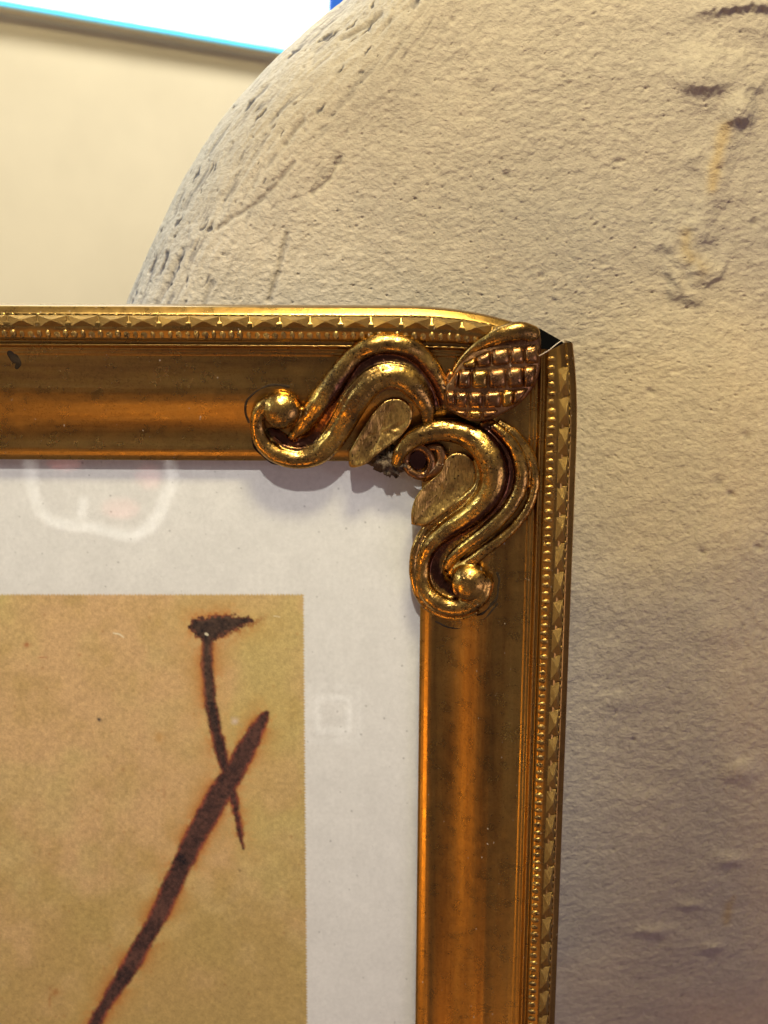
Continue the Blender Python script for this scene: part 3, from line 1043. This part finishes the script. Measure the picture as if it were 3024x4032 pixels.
def fuse(name, objs, mat, parent, voxel=0.16, smooth_it=6, rough=0.035, seed=1, stripes=()):
    """melt overlapping strands into one soft casting"""
    V, F, off = [], [], 0
    for o in objs:
        me = o.data
        V += [tuple(v.co) for v in me.vertices]
        F += [tuple(i + off for i in p.vertices) for p in me.polygons]
        off += len(me.vertices)
        bpy.data.objects.remove(o)
    t = mesh_obj('casting', V, F, None)
    md = t.modifiers.new('r', 'REMESH'); md.mode = 'VOXEL'; md.voxel_size = voxel * MM
    m2 = t.modifiers.new('s', 'SMOOTH'); m2.factor = 0.5; m2.iterations = smooth_it
    dg = bpy.context.evaluated_depsgraph_get()
    me = bpy.data.meshes.new_from_object(t.evaluated_get(dg))
    bpy.data.objects.remove(t)
    n = len(me.vertices)
    co = np.zeros(n * 3, np.float32); me.vertices.foreach_get('co', co); co = co.reshape(-1, 3)
    no = np.zeros(n * 3, np.float32); me.vertices.foreach_get('normal', no); no = no.reshape(-1, 3)
    q = co / MM
    dn = fbm(q[:, 0] * 0.55 + q[:, 1] * 0.3, q[:, 2] * 0.55, 3, seed) * 2.2 + fbm(q[:, 0] * 2.2, q[:, 2] * 2.2 + q[:, 1], 2, seed + 9) * 0.7
    co = co + no * (dn * rough * MM)[:, None]
    me.vertices.foreach_set('co', co.reshape(-1).astype(np.float32))
    me.polygons.foreach_set('use_smooth', [True] * len(me.polygons))
    me.materials.clear(); me.materials.append(mat)
    me.update()
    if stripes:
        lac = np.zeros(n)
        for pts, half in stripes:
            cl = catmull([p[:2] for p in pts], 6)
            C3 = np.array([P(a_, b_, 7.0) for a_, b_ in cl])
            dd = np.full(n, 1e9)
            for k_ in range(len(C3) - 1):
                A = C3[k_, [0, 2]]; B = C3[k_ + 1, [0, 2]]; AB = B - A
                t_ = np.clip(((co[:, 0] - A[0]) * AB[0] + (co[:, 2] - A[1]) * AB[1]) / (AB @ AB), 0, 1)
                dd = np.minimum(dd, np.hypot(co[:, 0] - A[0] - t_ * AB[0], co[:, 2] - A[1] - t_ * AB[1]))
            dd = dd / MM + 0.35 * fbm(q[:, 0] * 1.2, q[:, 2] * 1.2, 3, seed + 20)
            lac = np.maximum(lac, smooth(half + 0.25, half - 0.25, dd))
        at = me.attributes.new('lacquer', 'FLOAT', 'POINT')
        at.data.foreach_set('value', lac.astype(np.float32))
    me.name = name
    o = bpy.data.objects.new(name, me)
    COL.objects.link(o); o.parent = parent
    return o


# ---- upper scroll
sc1 = empty('scroll', parent=frame)
tag(sc1, 'upper S-scroll lying along the top rail')
U_chan = CC([(240, 900, 90, -.6), (330, 980, 100, -.5), (470, 1000, 110, -.4), (600, 950, 120, -.3), (700, 820, 130, -.2), (790, 640, 140, -.1), (880, 490, 150, 0), (1010, 370, 160, 0), (1170, 310, 165, 0), (1330, 340, 160, 0), (1450, 450, 140, 0), (1530, 600, 110, 0)])
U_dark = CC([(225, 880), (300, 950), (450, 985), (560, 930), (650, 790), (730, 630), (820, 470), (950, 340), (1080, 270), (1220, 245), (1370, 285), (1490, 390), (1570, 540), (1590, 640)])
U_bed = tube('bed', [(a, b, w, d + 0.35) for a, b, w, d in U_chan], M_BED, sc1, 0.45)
U_outer_strand = tube('outer_strand', CC([(405, 905, 34, .9), (470, 830, 50, 1.2), (560, 705, 66, 1.4), (670, 560, 70, 1.4), (780, 400, 66, 1.3), (900, 255, 60, 1.2), (1040, 170, 60, 1.1), (1200, 148, 62, 1.1), (1370, 190, 62, 1.1),
                         (1500, 300, 58, 1.2), (1590, 440, 48, 1.3), (1630, 570, 38, 1.2), (1635, 660, 26, 1.0)]), M_GOLD, sc1, 0.95)
U_middle_strand = tube('middle_strand', CC([(330, 640, 40, 1.0), (200, 640, 50, 1.3), (120, 720, 46, 1.4), (110, 850, 48, 1.5), (170, 980, 56, 1.6), (300, 1070, 62, 1.7), (460, 1095, 66, 1.7), (610, 1050, 72, 1.6), (730, 930, 78, 1.6), (830, 770, 82, 1.6),
                          (930, 600, 84, 1.5), (1050, 470, 84, 1.4), (1180, 415, 84, 1.3), (1310, 440, 82, 1.2), (1420, 540, 74, 1.2), (1490, 660, 62, 1.1), (1500, 760, 46, 1.0)]), M_GOLD, sc1, 0.85)
U_inner_edge = tube('inner_edge', CC([(790, 985, 16, 1.9), (870, 850, 20, 2.0), (960, 700, 22, 2.0), (1060, 570, 22, 1.9), (1180, 505, 22, 1.8), (1310, 525, 22, 1.6), (1410, 620, 20, 1.5), (1465, 740, 18, 1.4)]), M_COPPER, sc1, 1.0)
U_channel_line = tube('channel_line', CC([(250, 920, 12, 1.6), (330, 985, 14, 1.7), (460, 1010, 15, 1.8), (590, 965, 16, 1.9), (680, 850, 16, 2.1), (760, 700, 16, 2.2), (850, 540, 16, 2.2), (960, 420, 16, 2.1), (1080, 345, 16, 1.9),
                         (1200, 325, 16, 1.8), (1340, 350, 15, 1.7), (1450, 440, 14, 1.5), (1530, 570, 12, 1.4)]), M_COPPER, sc1, 1.0)
U_curl_ball = ball('curl_ball', *CC([(310, 690)])[0], 74, 1.3, M_GOLD, sc1)
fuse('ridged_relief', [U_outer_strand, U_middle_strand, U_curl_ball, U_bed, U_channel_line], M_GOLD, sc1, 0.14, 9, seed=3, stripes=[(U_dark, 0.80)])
plate('leaf', CC([(835, 1060), (850, 1180), (980, 1160), (1090, 1070), (1240, 960), (1360, 830), (1400, 700), (1330, 600), (1220, 575), (1110, 640), (1000, 780), (910, 930)]), 1.75, M_LEAF, sc1, 2.6, -0.45, 0.22, 5, h_abs=4.0)

# ---- lower scroll
sc2 = empty('scroll', parent=frame)
tag(sc2, 'lower S-scroll hanging down the side rail')
D_chan = CD([(1000, 260, 100, 0), (1120, 400, 150, 0), (1190, 580, 170, 0), (1180, 760, 170, 0), (1090, 940, 160, 0), (940, 1090, 150, 0), (780, 1210, 140, 0), (620, 1340, 130, 0), (520, 1480, 120, -.1), (510, 1600, 120, -.2), (570, 1720, 120, -.3), (680, 1800, 110, -.4)])
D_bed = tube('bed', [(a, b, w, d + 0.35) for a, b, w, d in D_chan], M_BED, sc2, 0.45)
D_inner_strand = tube('inner_strand', CD([(150, 560, 50, 2.2), (190, 460, 60, 2.1), (290, 360, 72, 1.9), (440, 290, 84, 1.7), (620, 265, 92, 1.6), (800, 310, 100, 1.5), (950, 420, 108, 1.5), (1040, 570, 112, 1.5), (1055, 720, 108, 1.5),
                         (1000, 880, 100, 1.5), (890, 1010, 92, 1.6), (760, 1110, 84, 1.7), (620, 1200, 76, 1.8), (490, 1310, 66, 1.8), (415, 1440, 58, 1.7), (385, 1590, 58, 1.6), (410, 1740, 62, 1.6), (490, 1850, 72, 1.6),
                         (610, 1915, 76, 1.5), (740, 1925, 74, 1.4), (860, 1880, 70, 1.2), (950, 1790, 70, 1.0), (975, 1690, 70, .8)]), M_GOLD, sc2, 0.95)
D_flank_strand = tube('flank_strand', CD([(900, 560, 34, .8), (935, 680, 44, .9), (905, 800, 46, 1.0), (800, 900, 44, 1.1), (650, 1005, 42, 1.1), (510, 1110, 40, 1.1), (400, 1220, 38, 1.2), (335, 1340, 36, 1.2), (302, 1490, 34, 1.1), (305, 1640, 34, 1.0),
                         (350, 1800, 34, .9), (440, 1920, 34, .8), (580, 1995, 32, .7), (740, 2010, 30, .6), (880, 1970, 24, .5)]), M_BRASS, sc2, 0.9)
D_outer_strand = tube('outer_lobe', CD([(1060, 240, 40, 1.3), (1160, 320, 52, 1.3), (1255, 450, 60, 1.3), (1310, 620, 66, 1.3), (1300, 800, 66, 1.3), (1220, 970, 64, 1.4), (1100, 1110, 62, 1.5), (950, 1240, 62, 1.6), (800, 1350, 60, 1.7),
                         (680, 1450, 52, 1.6), (620, 1540, 40, 1.4)]), M_BRASS, sc2, 0.95)
D_rim_strand = tube('rim_strand', CD([(1110, 190, 20, .9), (1210, 265, 34, .9), (1330, 400, 40, .9), (1415, 560, 42, .9), (1440, 740, 42, .9), (1405, 920, 42, .9), (1310, 1090, 42, 1.0), (1160, 1250, 44, 1.1), (1000, 1370, 48, 1.2), (850, 1480, 52, 1.3),
                       (720, 1560, 46, 1.2), (650, 1600, 34, 1.0)]), M_GOLD, sc2, 0.95)
D_curl_ball = ball('curl_ball', *CD([(835, 1690)])[0], 76, 1.4, M_GOLD, sc2)
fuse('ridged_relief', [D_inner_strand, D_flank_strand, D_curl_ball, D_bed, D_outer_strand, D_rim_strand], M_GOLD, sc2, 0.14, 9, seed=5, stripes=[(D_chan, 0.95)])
plate('leaf', CD([(262, 1175), (262, 1040), (310, 890), (410, 770), (560, 640), (620, 500), (740, 450), (880, 520), (940, 680), (880, 830), (700, 980), (540, 1090), (400, 1185)]), 1.55, M_LEAF, sc2, 2.2, -0.55, 0.16, 9, h_abs=3.8)

# ---- dark tubes standing in for the shadow line at the curled ends, a grimy chip on the top rail
def shadow_line(parent, cx, cy, r0, r1, a0, a1, w):
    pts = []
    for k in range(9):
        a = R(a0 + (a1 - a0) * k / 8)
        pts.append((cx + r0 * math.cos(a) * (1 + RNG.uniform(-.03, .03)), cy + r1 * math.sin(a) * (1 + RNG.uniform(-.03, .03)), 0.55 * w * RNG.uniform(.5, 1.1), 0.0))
    tube('shadow_tube', pts, M_GRIME_SHADE, parent, 0.35, 5)


M_GRIME_SHADE = simple('dark_grime_shade', (0.04, 0.027, 0.016), 0.9, 0.0, None, 900, 0.6, 0.6)
M_GRIME_SHADE.node_tree.nodes['Principled BSDF'].inputs['Specular IOR Level'].default_value = 0.05
shadow_line(sc1, 1092, 1612, 128, 96, 150, 290, 9)
shadow_line(sc1, 1200, 1720, 205, 128, 120, 190, 8)
shadow_line(sc2, 1862, 2300, 102, 122, -20, 80, 11)
shadow_line(sc2, 1800, 2330, 165, 140, 20, 130, 8)
tube('grime_chip', [(40, 1392, 12, 0.0), (58, 1412, 17, 0.02), (72, 1430, 12, 0.0), (66, 1446, 8, 0.0)], M_GRIME_SHADE, top_rail, 0.3, 5)

# ---- knot with a hole, and the broken lump
kn = empty('knot', parent=frame)
ring_pts = []
for k in range(0, 13):
    a = 2 * math.pi * k / 12 + 2.3
    ring_pts.append((350 + 122 * math.cos(a) + 14 * math.sin(a), 560 + 136 * math.sin(a), 40, 1.3))
tube('ring', CD(ring_pts), M_COPPER, kn, 0.9, 5)
tube('knot_strand', CD([(420, 430, 30, 1.1), (540, 440, 46, 1.2), (570, 560, 52, 1.2), (500, 660, 48, 1.2), (400, 715, 40, 1.2)]), M_COPPER, kn, 0.85)
plate('hollow', CD([(270, 500), (340, 450), (420, 480), (430, 570), (380, 640), (300, 640), (255, 580)]), 0.2, M_BED, kn, 1.0, 0.0, h_abs=3.4)
def lump():
    c, _ = opoint(1524, 1806, 0.9)
    V = []
    NA, NB = 48, 30
    for i in range(NB + 1):
        el = math.pi * i / NB
        for k in range(NA):
            az = 2 * math.pi * k / NA
            dx, dz = math.sin(el) * math.cos(az), math.sin(el) * math.sin(az)
            f = 1 + 0.85 * float(fbm(np.array(dx * 3.1 + 5), np.array(dz * 3.1 + 2 * math.cos(el)), 4, 15, 0.7))
            x, z = dx * 4.2 * f, dz * 2.2 * f
            V.append(c + np.array([(x * 0.78 + z * 0.62), -math.cos(el) * 1.25 * f, (-x * 0.62 + z * 0.78)]) * MM)
    mesh_obj('broken_lump', V, grid_faces(NB + 1, NA, True), M_CRUMB, kn)


lump()

# ---- palmette with kernels
pal = empty('palmette', parent=frame)
tag(pal, 'fan-shaped palmette at the mitred corner, cut into small square kernels')
plate('palmette_body', CE([(150, 880), (230, 760), (300, 640), (450, 500), (620, 370), (800, 280), (980, 235), (1120, 245), (1180, 330), (1190, 520), (1180, 700), (1110, 900), (950, 1080), (770, 1190), (600, 1260), (420, 1260), (250, 1180), (140, 1080)]),
      0.3, M_COPPER, pal, 3.0, 0.9, h_abs=7.6)
tube('top_petal', [(a[0], a[1], w, d) for a, w, d in zip(CE([(250, 730), (340, 600), (470, 475), (620, 385), (790, 315), (960, 285), (1090, 310)]), (12, 17, 21, 26, 32, 34, 30), (.8, .9, .9, .8, .7, .6, .5))], M_GOLD, pal, 0.8)
# rows of kernels: lower-left / upper-left ... read as (left line, right line, top, bottom)
rows = [
    ([(330, 640), (480, 560), (650, 480), (860, 450), (1010, 435), (1165, 420)], [(380, 690), (490, 680), (650, 675), (860, 655), (1010, 645), (1165, 640)]),
    ([(240, 760), (300, 700), (440, 700), (620, 700), (820, 680), (1000, 665), (1150, 655)], [(240, 880), (270, 915), (430, 920), (610, 920), (820, 910), (1000, 900), (1110, 890)]),
    ([(150, 930), (260, 940), (400, 945), (570, 945), (775, 930), (900, 920), (1060, 910)], [(160, 1110), (255, 1125), (390, 1130), (560, 1135), (760, 1125), (880, 1100), (950, 1060)]),
    ([(240, 1150), (390, 1150), (560, 1150), (740, 1145)], [(260, 1190), (380, 1235), (540, 1250), (680, 1215)]),
]


def kernel(q, dh, mat):
    """pillow over a pixel quadrilateral q (4 corners)"""
    n = 9
    V = []
    A, B, C, D = [np.array(p, float) for p in q]
    cen = (A + B + C + D) / 4
    for i in range(n):
        for j in range(n):
            s, t = i / (n - 1), j / (n - 1)
            # rounded corners
            ss, tt_ = 2 * s - 1, 2 * t - 1
            s2 = 0.5 + 0.5 * ss * math.sqrt(1 - 0.07 * tt_ * tt_); t2 = 0.5 + 0.5 * tt_ * math.sqrt(1 - 0.07 * ss * ss)
            p = (A * (1 - s2) + B * s2) * (1 - t2) + (D * (1 - s2) + C * s2) * t2
            p = cen + (p - cen) * 1.0
            e = max(0.0, (1 - abs(ss) ** 5.0) * (1 - abs(tt_) ** 2.4)) ** 0.5
            px, py = p
            dome = dh - 0.8 * ((px - 1950) / 200.0) ** 2 * 0.6 - 0.7 * abs((py - 1470) / 160.0) ** 2
            V.append(P(px, py, 7.55 + dome + 0.95 * e))
    return mesh_obj('kernel', V, grid_faces(n, n), mat, pal)


for ri, (tp, bt) in enumerate(rows):
    tp, bt = CE(tp), CE(bt)
    for k in range(len(tp) - 1):
        kernel([tp[k], tp[k + 1], bt[k + 1], bt[k]], 1.0, M_COPPER if (k * 2 + ri) % 5 else M_GOLD)
tube('stalk', [(a[0], a[1], w, d) for a, w, d in zip(CE([(205, 760), (165, 880), (180, 1000), (205, 1130)]), (13, 17, 17, 14), (1.0, 1.1, 1.1, 1.0))], M_COPPER, pal, 0.9)

# ---- a hair-thin fibre stretched across the gap at the corner
fo = tube('fibre', [(2122, 1402, 1.9, 1.4), (2160, 1380, 1.8, 1.5), (2195, 1352, 1.6, 1.2), (2218, 1338, 1.2, .6)], M_FIBRE, None, 1.0, 6, 6)
tag(fo, 'thin pale fibre stretched across the black gap at the frame corner', 'fibre')

# ---- two shapes added behind the viewer to make reflections in the glass
M_WHITE = simple('white_stand_in', (0.80, 0.79, 0.76), 0.4)
M_PINK = simple('pink_stand_in', (0.62, 0.16, 0.15), 0.5)


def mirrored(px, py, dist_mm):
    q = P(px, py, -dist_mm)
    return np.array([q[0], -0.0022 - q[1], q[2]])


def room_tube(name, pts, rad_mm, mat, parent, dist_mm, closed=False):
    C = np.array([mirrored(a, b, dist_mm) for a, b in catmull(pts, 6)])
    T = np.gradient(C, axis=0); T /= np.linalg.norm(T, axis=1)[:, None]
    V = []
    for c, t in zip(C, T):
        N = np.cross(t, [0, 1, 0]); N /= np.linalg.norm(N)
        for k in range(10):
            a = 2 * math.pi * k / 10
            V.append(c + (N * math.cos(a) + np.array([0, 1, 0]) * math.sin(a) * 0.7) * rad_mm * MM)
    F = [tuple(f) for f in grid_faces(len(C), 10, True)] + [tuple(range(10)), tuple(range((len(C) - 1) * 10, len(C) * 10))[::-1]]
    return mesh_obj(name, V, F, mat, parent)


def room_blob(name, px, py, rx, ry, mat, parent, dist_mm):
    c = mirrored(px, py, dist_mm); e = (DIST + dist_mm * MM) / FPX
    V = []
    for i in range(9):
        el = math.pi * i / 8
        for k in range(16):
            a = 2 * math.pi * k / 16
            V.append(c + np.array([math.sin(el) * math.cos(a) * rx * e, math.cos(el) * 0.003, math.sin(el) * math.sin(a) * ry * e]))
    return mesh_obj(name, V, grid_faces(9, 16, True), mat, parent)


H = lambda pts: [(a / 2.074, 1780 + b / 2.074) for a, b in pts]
refl_outline = empty('reflected_outline')
tag(refl_outline, 'added white wavy outline with pink patches, unseen but for its reflection near the top rail', 'reflection shape')
room_tube('rim', H([(470, -420), (330, -260), (250, -60), (240, 120), (258, 260), (305, 430), (400, 545), (550, 585), (700, 598), (850, 630), (1000, 668), (1100, 672), (1220, 610), (1305, 490), (1340, 390), (1405, 250), (1395, 110), (1330, -60), (1230, -230), (1100, -380)]), 3.2, M_WHITE, refl_outline, 330)
room_tube('stem', H([(680, 370), (672, 440), (660, 560)]), 2.6, M_WHITE, refl_outline, 331)
room_blob('patch', 985 / 2.074, 1780 + 455 / 2.074, 80, 46, M_PINK, refl_outline, 334)
room_blob('patch', 1215 / 2.074, 1780 + 200 / 2.074, 56, 52, M_PINK, refl_outline, 334)
room_blob('patch', 520 / 2.074, 1780 + 90 / 2.074, 70, 34, M_PINK, refl_outline, 334)
sq = empty('reflected_square')
tag(sq, 'added pale square ring, unseen but for its reflection beside the printed picture', 'plaque')
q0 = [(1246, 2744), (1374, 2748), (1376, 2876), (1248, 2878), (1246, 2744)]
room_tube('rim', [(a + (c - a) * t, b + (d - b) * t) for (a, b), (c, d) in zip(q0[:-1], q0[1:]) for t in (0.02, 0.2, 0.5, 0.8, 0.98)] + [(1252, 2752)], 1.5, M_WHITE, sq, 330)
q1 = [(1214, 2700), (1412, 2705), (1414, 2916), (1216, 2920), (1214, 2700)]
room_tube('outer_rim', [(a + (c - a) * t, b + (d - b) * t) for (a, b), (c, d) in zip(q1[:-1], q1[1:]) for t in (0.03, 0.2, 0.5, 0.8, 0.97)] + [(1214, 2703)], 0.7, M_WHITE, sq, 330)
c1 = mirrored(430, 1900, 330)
spot('outline_reflection_fill', (c1[0] + 0.02, c1[1] + 0.12, c1[2] - 0.11), c1, 60, 3.8, (1, 0.97, 0.92), 0.01, 0.6)  # added spot that brightens the outline so its reflection shows
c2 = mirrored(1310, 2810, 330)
spot('square_reflection_fill', (c2[0], c2[1] + 0.10, c2[2] - 0.10), c2, 22, 2.4, (1, 0.97, 0.92), 0.01, 0.6)  # added spot to lift the square ring's reflection
